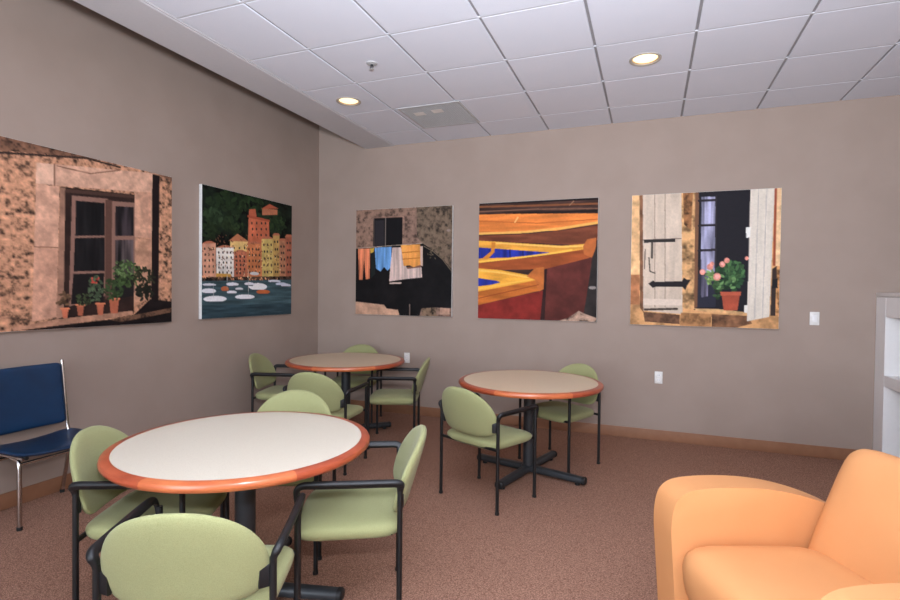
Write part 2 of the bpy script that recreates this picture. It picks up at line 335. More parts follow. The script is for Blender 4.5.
# ------------------------------------------------------------------ printed canvases
ART = {
 'stone': [
  ('p',(186,136,106),('pit',0.42,46),[(-11,-77),(1087,-417),(1097,1189),(-11,1062)]),
  ('p',(118,84,66),('pit',0.4,44),[(-11,-4),(1015,-16),(1015,35),(860,-3),(434,7),(-11,80)]),
  ('l',(48,36,32),11,[(-11,91),(434,11),(633,18)]),
  ('p',(220,176,150),('soft',0.16,24),[(174,98),(261,88),(261,201),(171,212)]),
  ('p',(210,164,138),('soft',0.2,24),[(263,86),(855,5),(855,136),(263,203)]),
  ('l',(120,84,66),6,[(263,86),(263,205)]),
  ('l',(120,84,66),6,[(276,93),(455,96),(634,36)]),
  ('p',(204,156,130),('soft',0.22,26),[(173,214),(287,204),(280,543),(163,548)]),
  ('p',(200,150,124),('soft',0.22,26),[(163,552),(280,547),(272,933),(152,951)]),
  ('l',(130,92,72),5,[(163,550),(280,545)]),
  ('p',(198,150,124),('soft',0.25,24),[(729,153),(855,139),(849,435),(727,442)]),
  ('p',(190,142,114),('soft',0.25,24),[(727,446),(849,440),(848,839),(724,864)]),
  ('p',(30,22,22),None,[(852,11),(904,12),(897,870),(845,839)]),
  ('p',(46,32,28),('soft',0.3,12),[(291,204),(729,170),(724,939),(273,943)]),
  ('p',(150,112,92),('soft',0.3,12),[(291,208),(318,207),(308,933),(273,943)]),
  ('p',(74,52,44),None,[(318,211),(729,174),(729,193),(318,232)]),
  ('p',(140,104,90),None,[(353,242),(560,225),(557,707),(549,814),(335,876)]),
  ('p',(26,24,25),('str',0.6,40),[(375,268),(538,255),(539,450),(370,470)]),
  ('p',(26,24,25),('str',0.6,40),[(368,483),(539,463),(539,663),(362,674)]),
  ('p',(28,24,24),None,[(360,689),(535,678),(531,858),(347,862)]),
  ('p',(92,64,54),None,[(542,233),(583,230),(581,837),(540,836)]),
  ('p',(140,104,90),None,[(583,235),(729,221),(731,794),(580,814)]),
  ('p',(40,34,36),('str',0.9,46),[(604,263),(722,250),(722,433),(602,446)]),
  ('p',(70,60,60),('str',0.9,46),[(602,471),(722,458),(723,676),(601,688)]),
  ('p',(34,30,30),None,[(601,688),(723,676),(724,817),(594,837)]),
  ('p',(176,130,104),('soft',0.3,20),[(67,979),(277,944),(714,911),(724,937),(316,977),(67,997)]),
  ('p',(26,20,20),('soft',0.5,14),[(80,996),(316,977),(567,960),(724,937),(837,839),(1005,858),(1006,1005)]),
  ('p',(110,80,62),('pit',0.35,34),[(567,960),(1005,899),(1005,929),(637,980)]),
  ('p',(184,104,76),('soft',0.2,10),[(296,881),(335,883),(327,941),(304,939)]),
  ('l',(216,130,92),10,[(294,885),(337,887)]),
  ('p',(184,104,76),('soft',0.2,10),[(377,863),(419,865),(411,931),(385,929)]),
  ('l',(216,130,92),10,[(375,867),(422,869)]),
  ('p',(184,104,76),('soft',0.2,10),[(489,856),(535,858),(527,931),(498,929)]),
  ('l',(216,130,92),11,[(487,861),(538,862)]),
  ('p',(184,104,76),('soft',0.2,10),[(565,827),(627,829),(618,924),(574,922)]),
  ('l',(216,130,92),11,[(562,832),(629,834)]),
  ('s',(96,72,52),311,834,31,46,18,12),
  ('s',(60,70,44),419,833,45,38,36,8),
  ('s',(72,86,62),487,773,44,79,60,11),
  ('s',(50,66,38),594,774,59,69,80,11),
  ('s',(58,76,42),684,677,96,82,120,11),
  ('s',(92,112,70),655,643,67,55,40,9),
  ('s',(46,46,32),790,699,78,81,50,12),
  ('s',(190,70,60),482,721,30,17,7,8),
  ('s',(34,34,26),798,794,57,48,26,19),
 ],
 'harbour': [
  ('p',(20,28,20),('pit',0.9,22),[(-106,-86),(1207,-369),(1253,1154),(-87,1062)]),
  ('s',(32,46,28),185,179,168,110,90,26),
  ('s',(30,44,28),753,174,177,100,70,30),
  ('s',(40,56,36),104,233,97,55,40,21),
  ('s',(34,50,28),387,59,274,82,70,25),
  ('s',(42,60,34),790,194,93,65,26,22),
  ('s',(30,42,24),79,343,79,64,40,21),
  ('s',(38,52,30),301,275,106,49,30,20),
  ('p',(196,122,88),('soft',0.2,14),[(619,85),(804,67),(806,112),(620,142)]),
  ('p',(178,92,66),None,[(605,91),(707,32),(822,55)]),
  ('p',(204,112,80),('soft',0.2,14),[(464,173),(700,180),(709,381),(456,393)]),
  ('p',(186,98,70),None,[(469,116),(539,101),(554,165),(464,173)]),
  ('e',(54,44,40),None,500,225,8,11),
  ('e',(54,44,40),None,508,273,8,11),
  ('e',(54,44,40),None,506,322,8,11),
  ('e',(54,44,40),None,555,218,8,11),
  ('e',(54,44,40),None,553,268,8,11),
  ('e',(54,44,40),None,561,316,8,11),
  ('e',(54,44,40),None,612,212,9,11),
  ('e',(54,44,40),None,609,262,9,11),
  ('e',(54,44,40),None,607,312,9,11),
  ('e',(54,44,40),None,659,206,9,11),
  ('e',(54,44,40),None,667,255,9,11),
  ('e',(54,44,40),None,665,306,9,11),
  ('p',(170,84,60),None,[(451,165),(710,169),(711,189),(451,184)]),
  ('p',(224,188,120),('soft',0.15,14),[(269,391),(456,383),(460,560),(267,570)]),
  ('p',(188,120,84),None,[(252,397),(344,329),(469,382)]),
  ('e',(54,44,40),None,310,447,8,10),
  ('e',(54,44,40),None,317,512,8,10),
  ('e',(54,44,40),None,365,443,8,10),
  ('e',(54,44,40),None,363,509,8,11),
  ('e',(54,44,40),None,421,438,8,11),
  ('e',(54,44,40),None,419,506,8,11),
  ('p',(206,150,122),('soft',0.18,16),[(3,440),(129,425),(134,698),(8,705)]),
  ('p',(186,112,84),None,[(-2,440),(44,417),(86,413),(135,426)]),
  ('e',(54,44,40),None,27,476,7,10),
  ('e',(54,44,40),None,33,519,7,10),
  ('e',(54,44,40),None,31,562,7,10),
  ('e',(54,44,40),None,29,605,7,10),
  ('e',(54,44,40),None,35,648,7,10),
  ('e',(54,44,40),None,66,473,7,10),
  ('e',(54,44,40),None,64,517,7,10),
  ('e',(54,44,40),None,70,560,7,10),
  ('e',(54,44,40),None,68,604,7,10),
  ('e',(54,44,40),None,66,647,7,10),
  ('e',(54,44,40),None,106,470,7,10),
  ('e',(54,44,40),None,104,514,7,10),
  ('e',(54,44,40),None,102,558,7,10),
  ('e',(54,44,40),None,108,602,7,10),
  ('e',(54,44,40),None,106,646,7,10),
  ('p',(232,224,214),('soft',0.18,16),[(132,459),(305,442),(310,694),(137,702)]),
  ('p',(186,112,84),None,[(127,460),(194,435),(239,431),(311,443)]),
  ('e',(54,44,40),None,157,494,7,10),
  ('e',(54,44,40),None,164,532,7,10),
  ('e',(54,44,40),None,162,571,7,10),
  ('e',(54,44,40),None,160,609,7,10),
  ('e',(54,44,40),None,166,647,7,10),
  ('e',(54,44,40),None,198,491,7,10),
  ('e',(54,44,40),None,196,530,7,10),
  ('e',(54,44,40),None,203,568,7,10),
  ('e',(54,44,40),None,201,607,7,10),
  ('e',(54,44,40),None,199,646,7,10),
  ('e',(54,44,40),None,240,488,7,10),
  ('e',(54,44,40),None,238,528,7,10),
  ('e',(54,44,40),None,236,567,7,10),
  ('e',(54,44,40),None,242,606,7,10),
  ('e',(54,44,40),None,240,645,7,10),
  ('e',(54,44,40),None,274,486,7,10),
  ('e',(54,44,40),None,281,525,7,10),
  ('e',(54,44,40),None,278,565,7,10),
  ('e',(54,44,40),None,276,604,8,10),
  ('e',(54,44,40),None,283,644,7,10),
  ('p',(190,112,84),('soft',0.18,16),[(306,482),(445,468),(450,692),(310,699)]),
  ('p',(186,112,84),None,[(300,483),(350,459),(398,455),(452,470)]),
  ('e',(54,44,40),None,332,515,8,10),
  ('e',(54,44,40),None,339,547,8,11),
  ('e',(54,44,40),None,336,580,8,11),
  ('e',(54,44,40),None,334,613,8,11),
  ('e',(54,44,40),None,341,645,8,10),
  ('e',(54,44,40),None,375,512,8,11),
  ('e',(54,44,40),None,373,545,8,11),
  ('e',(54,44,40),None,380,578,8,11),
  ('e',(54,44,40),None,377,611,8,11),
  ('e',(54,44,40),None,375,644,8,11),
  ('e',(54,44,40),None,419,510,8,11),
  ('e',(54,44,40),None,417,543,8,11),
  ('e',(54,44,40),None,414,576,8,11),
  ('e',(54,44,40),None,421,610,8,11),
  ('e',(54,44,40),None,419,643,8,11),
  ('p',(202,124,80),('soft',0.18,16),[(444,403),(612,384),(620,688),(450,696)]),
  ('p',(186,112,84),None,[(438,403),(500,377),(552,373),(619,386)]),
  ('e',(54,44,40),None,469,443,8,11),
  ('e',(54,44,40),None,477,491,8,11),
  ('e',(54,44,40),None,474,539,8,11),
  ('e',(54,44,40),None,472,587,8,11),
  ('e',(54,44,40),None,480,634,8,11),
  ('e',(54,44,40),None,509,440,8,11),
  ('e',(54,44,40),None,507,489,8,11),
  ('e',(54,44,40),None,514,536,8,11),
  ('e',(54,44,40),None,512,585,8,11),
  ('e',(54,44,40),None,510,633,8,11),
  ('e',(54,44,40),None,550,437,8,11),
  ('e',(54,44,40),None,547,486,8,11),
  ('e',(54,44,40),None,545,535,8,11),
  ('e',(54,44,40),None,553,583,8,11),
  ('e',(54,44,40),None,551,632,8,11),
  ('e',(54,44,40),None,581,435,8,11),
  ('e',(54,44,40),None,589,484,8,11),
  ('e',(54,44,40),None,587,533,8,11),
  ('e',(54,44,40),None,584,582,9,11),
  ('e',(54,44,40),None,592,630,9,11),
  ('p',(206,180,108),('soft',0.18,16),[(611,346),(757,327),(766,685),(620,693)]),
  ('p',(186,112,84),None,[(605,346),(655,320),(710,314),(764,329)]),
  ('e',(54,44,40),None,640,392,9,11),
  ('e',(54,44,40),None,648,449,9,11),
  ('e',(54,44,40),None,646,508,9,11),
  ('e',(54,44,40),None,644,566,9,11),
  ('e',(54,44,40),None,652,624,9,11),
  ('e',(54,44,40),None,684,388,9,11),
  ('e',(54,44,40),None,682,447,9,11),
  ('e',(54,44,40),None,691,505,9,11),
  ('e',(54,44,40),None,689,564,9,11),
  ('e',(54,44,40),None,687,623,9,12),
  ('e',(54,44,40),None,730,384,9,12),
  ('e',(54,44,40),None,728,444,9,11),
  ('e',(54,44,40),None,726,503,9,12),
  ('e',(54,44,40),None,734,562,9,12),
  ('e',(54,44,40),None,732,621,9,11),
  ('p',(186,150,88),('soft',0.18,16),[(749,303),(836,290),(846,684),(759,690)]),
  ('p',(186,112,84),None,[(742,304),(763,279),(821,274),(843,291)]),
  ('e',(54,44,40),None,774,354,9,11),
  ('e',(54,44,40),None,783,419,9,12),
  ('e',(54,44,40),None,781,485,9,12),
  ('e',(54,44,40),None,779,551,9,12),
  ('e',(54,44,40),None,788,617,9,12),
  ('e',(54,44,40),None,810,350,9,12),
  ('e',(54,44,40),None,808,417,9,12),
  ('e',(54,44,40),None,817,483,9,12),
  ('e',(54,44,40),None,815,549,9,12),
  ('e',(54,44,40),None,813,616,9,12),
  ('p',(186,128,96),('soft',0.18,16),[(830,341),(920,327),(929,682),(839,689)]),
  ('p',(186,112,84),None,[(823,341),(844,317),(904,311),(927,329)]),
  ('e',(54,44,40),None,855,388,10,12),
  ('e',(54,44,40),None,864,445,10,12),
  ('e',(54,44,40),None,862,503,10,12),
  ('e',(54,44,40),None,860,561,10,12),
  ('e',(54,44,40),None,869,618,10,12),
  ('e',(54,44,40),None,893,385,10,12),
  ('e',(54,44,40),None,890,443,10,12),
  ('e',(54,44,40),None,900,501,10,12),
  ('e',(54,44,40),None,897,559,10,12),
  ('e',(54,44,40),None,895,618,10,12),
  ('p',(170,100,76),('soft',0.18,16),[(911,297),(1004,283),(1015,680),(922,687)]),
  ('p',(186,112,84),None,[(904,298),(926,273),(988,267),(1012,285)]),
  ('e',(54,44,40),None,937,349,10,12),
  ('e',(54,44,40),None,947,414,10,12),
  ('e',(54,44,40),None,945,480,10,12),
  ('e',(54,44,40),None,943,546,10,12),
  ('e',(54,44,40),None,952,612,10,12),
  ('e',(54,44,40),None,976,345,10,12),
  ('e',(54,44,40),None,974,412,10,12),
  ('e',(54,44,40),None,984,478,10,12),
  ('e',(54,44,40),None,982,544,10,12),
  ('e',(54,44,40),None,980,611,10,12),
  ('p',(200,150,70),None,[(133,654),(280,654),(281,708),(135,711)]),
  ('p',(70,52,42),('pit',0.8,40),[(-18,688),(1014,649),(1015,696),(-18,722)]),
  ('s',(214,150,110),431,687,472,11,26,11),
  ('s',(120,76,58),443,491,465,164,150,7),
  ('s',(226,190,150),444,538,465,138,60,6),
  ('p',(66,88,94),('str2',0.3,34),[(-43,718),(1031,680),(1044,1139),(-37,1065)]),
  ('p',(52,72,80),('str2',0.3,34),[(-40,898),(1037,901),(1044,1139),(-37,1065)]),
  ('e',(228,228,232),None,66,789,68,19),
  ('l',(60,70,78),5,[(19,806),(115,807)]),
  ('e',(216,216,222),None,71,742,63,10),
  ('l',(60,70,78),5,[(27,752),(116,751)]),
  ('e',(236,236,238),None,126,850,110,24),
  ('l',(60,70,78),5,[(52,870),(204,873)]),
  ('e',(180,100,64),None,219,772,39,20),
  ('l',(60,70,78),6,[(192,790),(247,790)]),
  ('e',(222,222,228),None,296,735,64,15),
  ('l',(60,70,78),6,[(252,750),(342,749)]),
  ('e',(226,226,230),None,289,798,52,13),
  ('l',(60,70,78),6,[(252,810),(326,811)]),
  ('e',(236,236,240),None,428,836,107,20),
  ('l',(60,70,78),6,[(356,854),(504,856)]),
  ('e',(216,216,220),None,366,771,42,11),
  ('l',(60,70,78),6,[(336,782),(396,781)]),
  ('e',(240,238,238),None,574,751,107,31),
  ('l',(60,70,78),6,[(502,780),(650,779)]),
  ('e',(196,104,60),None,636,795,81,19),
  ('l',(60,70,78),7,[(580,812),(694,813)]),
  ('e',(222,222,228),None,476,729,56,14),
  ('l',(60,70,78),6,[(437,742),(517,741)]),
  ('e',(220,222,232),None,773,700,79,12),
  ('l',(60,70,78),7,[(719,712),(830,710)]),
  ('e',(206,210,226),None,862,724,75,15),
  ('l',(60,70,78),7,[(811,738),(915,737)]),
  ('e',(216,216,228),None,923,734,68,15),
  ('l',(60,70,78),8,[(875,748),(972,747)]),
  ('l',(200,196,192),3,[(108,729),(110,841)]),
  ('l',(200,196,192),4,[(461,607),(466,832)]),
  ('l',(200,196,192),3,[(240,660),(242,772)]),
  ('e',(206,204,204),None,532,642,52,14),
 ],
 'laundry': [
  ('p',(134,106,92),('pit',0.26,30),[(-105,-127),(1083,-69),(1096,1075),(-89,1102)]),
  ('p',(142,112,96),('pit',0.26,34),[(-26,-12),(643,-5),(621,84),(524,72),(518,356),(-21,362)]),
  ('p',(112,94,78),('pit',0.32,34),[(643,-5),(1016,-10),(1011,586),(907,469),(707,334),(647,273)]),
  ('p',(150,116,100),('soft',0.3,12),[(179,80),(515,75),(515,97),(179,102)]),
  ('p',(22,20,22),None,[(192,89),(500,88),(499,358),(188,357)]),
  ('l',(128,116,108),10,[(322,92),(322,356)]),
  ('l',(92,80,74),8,[(199,94),(198,353)]),
  ('p',(46,42,46),None,[(210,108),(304,107),(307,347),(208,349)]),
  ('p',(20,18,19),('soft',0.5,10),[(-21,371),(208,364),(707,334),(813,400),(907,474),(1011,586),(1015,920),(819,917),(702,931),(679,1010),(475,1014),(462,943),(340,936),(314,901),(-14,874)]),
  ('l',(120,104,84),7,[(719,360),(813,409),(907,482),(1000,592)]),
  ('s',(90,78,62),848,426,94,54,22,10),
  ('p',(192,150,124),('soft',0.2,16),[(-14,878),(314,905),(344,938),(462,949),(483,1014),(-13,1022)]),
  ('p',(128,104,84),('pit',0.4,30),[(707,926),(847,916),(858,1017),(703,1020)]),
  ('p',(186,146,124),('soft',0.2,20),[(889,916),(981,923),(981,977),(885,979)]),
  ('l',(130,110,100),10,[(582,894),(584,1001)]),
  ('p',(212,124,88),('str',0.35,70),[(25,372),(160,370),(154,656),(113,665),(93,479),(78,669),(39,669)]),
  ('p',(206,168,70),None,[(158,370),(203,367),(193,419),(163,414)]),
  ('p',(30,34,34),None,[(163,419),(208,397),(216,613),(171,656)]),
  ('p',(104,152,204),('str',0.25,60),[(208,364),(387,360),(386,548),(347,583),(310,548),(273,591),(223,562)]),
  ('p',(208,182,172),('str',0.25,60),[(397,366),(484,366),(545,550),(697,535),(706,645),(560,658),(366,683),(374,570)]),
  ('p',(120,84,70),None,[(545,550),(697,526),(698,552),(555,567)]),
  ('p',(230,154,78),('str',0.2,40),[(484,346),(683,342),(688,530),(617,551),(578,533),(516,541)]),
  ('l',(196,118,52),10,[(500,416),(682,406)]),
  ('l',(196,118,52),10,[(505,476),(682,466)]),
  ('p',(206,176,160),None,[(683,359),(709,360),(712,543),(688,534)]),
  ('l',(206,180,168),15,[(376,700),(488,696)]),
  ('l',(190,170,150),5,[(-6,367),(707,334)]),
  ('e',(150,130,120),None,964,223,20,12),
 ],
 'boats': [
  ('p',(62,42,36),('str2',0.5,20),[(-131,-171),(1092,-91),(1100,1060),(-120,1105)]),
  ('l',(128,78,50),16,[(-17,31),(411,40),(1019,51)]),
  ('l',(120,84,66),11,[(-17,73),(514,73),(1019,90)]),
  ('l',(30,24,24),13,[(-18,5),(1019,13)]),
  ('l',(34,26,24),17,[(307,100),(1019,109)]),
  ('l',(150,110,84),8,[(772,54),(806,20)]),
  ('p',(228,130,62),('str2',0.15,18),[(-17,98),(201,100),(1020,129),(1020,210),(675,256),(-15,271)]),
  ('l',(190,96,44),7,[(-16,153),(515,190),(1020,175)]),
  ('l',(238,176,90),20,[(-15,263),(413,260),(715,238),(1020,198)]),
  ('l',(240,180,110),13,[(320,175),(345,135)]),
  ('p',(118,64,44),('str2',0.2,16),[(-15,280),(433,277),(715,258),(1020,221),(1021,333),(871,380),(-15,322)]),
  ('p',(236,164,66),('str2',0.15,16),[(-15,322),(160,335),(716,381),(909,369),(924,413),(557,461),(-13,520)]),
  ('p',(40,52,150),('str',0.35,30),[(-14,381),(117,392),(657,439),(268,473),(-13,478)]),
  ('p',(210,130,50),None,[(117,338),(152,343),(144,426),(88,483),(31,483),(113,417)]),
  ('l',(250,196,100),13,[(160,347),(716,392),(909,385)]),
  ('l',(252,190,80),15,[(-13,507),(310,482),(657,439),(794,418)]),
  ('l',(24,30,90),11,[(280,408),(281,469)]),
  ('l',(24,30,90),10,[(393,418),(394,459)]),
  ('p',(158,80,42),('str2',0.2,16),[(-13,520),(557,463),(909,412),(966,464),(928,487),(578,574),(-13,579)]),
  ('p',(182,100,52),('soft',0.15,12),[(886,388),(916,334),(987,323),(984,410),(955,483),(890,453)]),
  ('p',(96,46,40),('soft',0.3,8),[(574,574),(955,479),(898,1001),(546,1004)]),
  ('p',(58,34,32),('soft',0.3,8),[(574,574),(598,570),(582,1003),(546,1004)]),
  ('p',(44,38,36),('soft',0.4,10),[(962,483),(1006,319),(1011,1005),(887,1009)]),
  ('e',(150,140,134),None,964,724,30,13),
  ('p',(240,168,64),('str2',0.15,16),[(-13,562),(205,580),(440,622),(502,650),(502,671),(-11,769)]),
  ('p',(44,54,150),('str',0.35,30),[(-12,646),(163,671),(202,684),(120,705),(-11,722)]),
  ('l',(252,196,96),14,[(-13,579),(205,601),(441,642)]),
  ('l',(250,188,80),15,[(-11,748),(249,696),(498,654)]),
  ('p',(190,106,46),('str2',0.2,16),[(-11,769),(502,667),(543,751),(-10,887)]),
  ('p',(196,110,54),('soft',0.15,12),[(428,634),(497,564),(574,556),(572,739),(531,759),(498,662)]),
  ('l',(150,70,34),7,[(-10,828),(527,703)]),
  ('p',(128,42,36),('soft',0.25,8),[(-10,887),(543,755),(566,751),(546,1004),(-9,1021)]),
  ('p',(174,142,122),('pit',0.4,26),[(693,1000),(779,970),(859,912),(913,938),(1011,971),(1011,1009)]),
 ],
 'shutters': [
  ('p',(214,160,108),('pit',0.16,14),[(-130,-170),(1090,-81),(1103,1107),(-111,1170)]),
  ('p',(232,184,132),('soft',0.25,14),[(-14,-12),(61,-7),(69,609),(-6,609)]),
  ('p',(168,112,76),('soft',0.3,14),[(-6,614),(65,614),(69,843),(-2,844)]),
  ('p',(128,88,64),('soft',0.3,14),[(55,-7),(81,-6),(101,905),(73,868)]),
  ('p',(208,188,168),('str',0.08,34),[(79,-6),(350,-11),(374,910),(97,889)]),
  ('l',(150,128,114),5,[(164,-9),(180,861)]),
  ('l',(150,128,114),5,[(237,-5),(252,859)]),
  ('l',(120,100,88),6,[(86,346),(355,341)]),
  ('p',(222,202,184),None,[(96,796),(368,799),(369,844),(97,846)]),
  ('p',(214,164,112),('pit',0.28,18),[(352,-11),(459,-12),(459,867),(373,869)]),
  ('p',(150,102,66),('pit',0.3,26),[(361,-10),(429,-6),(422,281),(372,238)]),
  ('p',(34,32,37),None,[(457,-25),(808,-22),(803,886),(456,867)]),
  ('p',(120,84,62),None,[(444,-5),(470,-7),(474,854),(452,863)]),
  ('p',(150,148,172),('str',0.5,50),[(486,38),(579,40),(585,609),(493,609)]),
  ('l',(44,38,42),17,[(471,66),(585,66)]),
  ('l',(44,38,42),17,[(474,250),(587,248)]),
  ('l',(44,38,42),17,[(476,434),(590,430)]),
  ('l',(48,42,44),9,[(585,36),(592,650)]),
  ('p',(44,44,56),None,[(478,609),(592,589),(595,851),(474,854)]),
  ('p',(96,92,110),('str',0.5,50),[(497,620),(545,620),(543,772),(499,782)]),
  ('p',(50,46,44),None,[(94,342),(315,344),(315,367),(94,368)]),
  ('l',(70,62,56),14,[(152,369),(153,483)]),
  ('l',(70,62,56),8,[(131,483),(141,588),(176,601)]),
  ('l',(110,96,86),8,[(103,419),(101,567)]),
  ('p',(38,34,36),None,[(130,681),(165,656),(177,668),(366,661),(378,634),(400,651),(427,650),(401,696),(390,729),(371,704),(178,706),(162,714)]),
  ('l',(70,58,52),16,[(109,880),(335,870)]),
  ('p',(110,78,58),('soft',0.5,20),[(97,897),(355,915),(356,985),(110,973)]),
  ('p',(178,128,84),('pit',0.22,20),[(362,898),(567,902),(568,1003),(356,1001)]),
  ('p',(120,84,60),('soft',0.5,18),[(570,902),(798,910),(833,964),(729,999),(571,997)]),
  ('l',(70,52,44),11,[(456,871),(801,886)]),
  ('p',(216,170,118),('soft',0.3,20),[(459,863),(656,866),(798,886),(798,902),(460,883)]),
  ('s',(40,66,42),680,629,90,112,110,18),
  ('s',(64,96,58),706,590,63,80,50,16),
  ('s',(124,156,92),563,630,36,53,26,16),
  ('s',(52,76,46),601,730,36,60,30,14),
  ('s',(96,130,80),654,670,72,60,22,14),
  ('p',(170,80,58),('soft',0.2,12),[(634,762),(751,760),(738,872),(649,874)]),
  ('p',(186,92,68),None,[(624,738),(759,736),(756,764),(628,766)]),
  ('e',(226,146,128),('soft',0.3,40),634,537,19,22),
  ('e',(226,146,128),('soft',0.3,40),663,509,18,20),
  ('e',(226,146,128),('soft',0.3,40),601,628,25,28),
  ('e',(226,146,128),('soft',0.3,40),553,555,21,24),
  ('e',(226,146,128),('soft',0.3,40),504,593,19,22),
  ('e',(226,146,128),('soft',0.3,40),566,533,14,16),
  ('e',(226,146,128),('soft',0.3,40),790,495,12,14),
  ('e',(240,176,164),None,601,628,14,16),
  ('e',(240,176,164),None,634,533,10,12),
  ('e',(240,176,164),None,504,589,11,12),
  ('p',(220,208,192),('str',0.05,40),[(804,-15),(956,-13),(939,913),(800,949)]),
  ('l',(176,166,162),4,[(856,1),(847,924)]),
  ('l',(176,166,162),4,[(906,4),(896,922)]),
  ('p',(236,232,224),None,[(780,273),(811,270),(809,345),(784,348)]),
  ('p',(232,226,216),None,[(780,835),(802,831),(801,890),(780,886)]),
  ('p',(60,48,44),None,[(951,571),(978,551),(977,726),(975,904),(945,905)]),
  ('p',(150,70,48),None,[(955,-5),(968,-8),(968,551),(955,551)]),
  ('p',(238,196,150),('soft',0.2,20),[(968,-12),(1012,-9),(1008,552),(968,551)]),
  ('p',(210,150,98),('pit',0.4,24),[(978,551),(1015,552),(1012,918),(979,900)]),
  ('p',(34,32,34),None,[(949,648),(986,641),(987,706),(950,711)]),
 ],
}

def vnoise(u, v, fu, fv, rng):
    g = rng.random((int(fv)+3, int(fu)+3)); x = u*fu; y = v*fv
    i = np.floor(x).astype(int); j = np.floor(y).astype(int); a = x-i; b = y-j
    a = a*a*(3-2*a); b = b*b*(3-2*b)
    i = np.clip(i, 0, g.shape[1]-2); j = np.clip(j, 0, g.shape[0]-2)
    return (g[j, i]*(1-a)+g[j, i+1]*a)*(1-b)+(g[j+1, i]*(1-a)+g[j+1, i+1]*a)*b

def inside(U, V, pts):
    r = np.zeros(U.shape, bool); n = len(pts)
    for k in range(n):
        (x0, y0), (x1, y1) = pts[k], pts[(k+1) % n]
        if y0 == y1: continue
        c = ((y0 > V) != (y1 > V)) & (U < (x1-x0)*(V-y0)/(y1-y0)+x0)
        r ^= c
    return r

def paint(ops, N, seed):
    S = N*2; rng = np.random.default_rng(seed)
    u = (np.arange(S)+.5)/S; U, V = np.meshgrid(u*1000, u*1000); u_, v_ = U/1000, V/1000
    img = np.zeros((S, S, 3))
    def fill(mask, col, nz):
        if not mask.any(): return
        c = np.array(col, float); a = np.zeros(mask.sum())
        if nz:
            kind, amp, f = nz; uu, vv = u_[mask], v_[mask]
            if kind == 'str': a = vnoise(uu, vv, f, 5, rng)*.7+vnoise(uu, vv, f*2.3, 9, rng)*.3-.5
            elif kind == 'str2': a = vnoise(uu, vv, 6, f*2, rng)*.7+vnoise(uu, vv, 12, f*4, rng)*.3-.5
            else:
                a = vnoise(uu, vv, f, f, rng)*.5+vnoise(uu, vv, f*2.2, f*2.2, rng)*.3+vnoise(uu, vv, f*4.7, f*4.7, rng)*.2-.5
                if kind == 'pit': a = np.where(a < -.06, a*2.6, a*.9)
            a = a*2*amp
        img[mask] = np.clip(c[None, :]*(1+a[:, None]), 4, 250)
    for o in ops:
        if o[0] == 'p': fill(inside(U, V, o[3]), o[1], o[2])
        elif o[0] == 'e': fill(((U-o[3])/max(o[5], 1))**2+((V-o[4])/max(o[6], 1))**2 < 1, o[1], o[2])
        elif o[0] == 'l':
            m = np.zeros(U.shape, bool); w = max(o[2], 2.5)/2
            for (x0, y0), (x1, y1) in zip(o[3][:-1], o[3][1:]):
                dx, dy = x1-x0, y1-y0; t = np.clip(((U-x0)*dx+(V-y0)*dy)/max(dx*dx+dy*dy, 1), 0, 1)
                m |= (U-x0-t*dx)**2+(V-y0-t*dy)**2 < w*w
            fill(m, o[1], None)
        else:
            _, c, cx, cy, rx, ry, n, size = o
            for k in range(n):
                a = rng.random()*2*PI; q = rng.random()**.5; x, y = cx+rx*q*math.cos(a), cy+ry*q*math.sin(a)
                g = rng.random()*PI; ca, sa = math.cos(g), math.sin(g); L, w = size*(.8+rng.random()*.7), size*(.4+.3*rng.random())
                i0, i1 = max(0, int((x-2*size)*S/1000)), min(S, int((x+2*size)*S/1000)+1); j0, j1 = max(0, int((y-2*size)*S/1000)), min(S, int((y+2*size)*S/1000)+1)
                if i0 >= i1 or j0 >= j1: continue
                du, dv = U[j0:j1, i0:i1]-x, V[j0:j1, i0:i1]-y
                m = ((du*ca+dv*sa)/L)**2+((dv*ca-du*sa)/w)**2 < 1
                img[j0:j1, i0:i1][m] = np.clip(np.array(c)*(.72+.56*rng.random()), 4, 250)
    img *= 1+.09*(rng.random(img.shape[:2])[:, :, None]-.5)+.05*(vnoise(u_, v_, 90, 90, rng)[:, :, None]-.5)
    img = img.reshape(N, 2, N, 2, 3).mean((1, 3))/255
    return np.where(img <= .04045, img/12.92, ((img+.055)/1.055)**2.4)

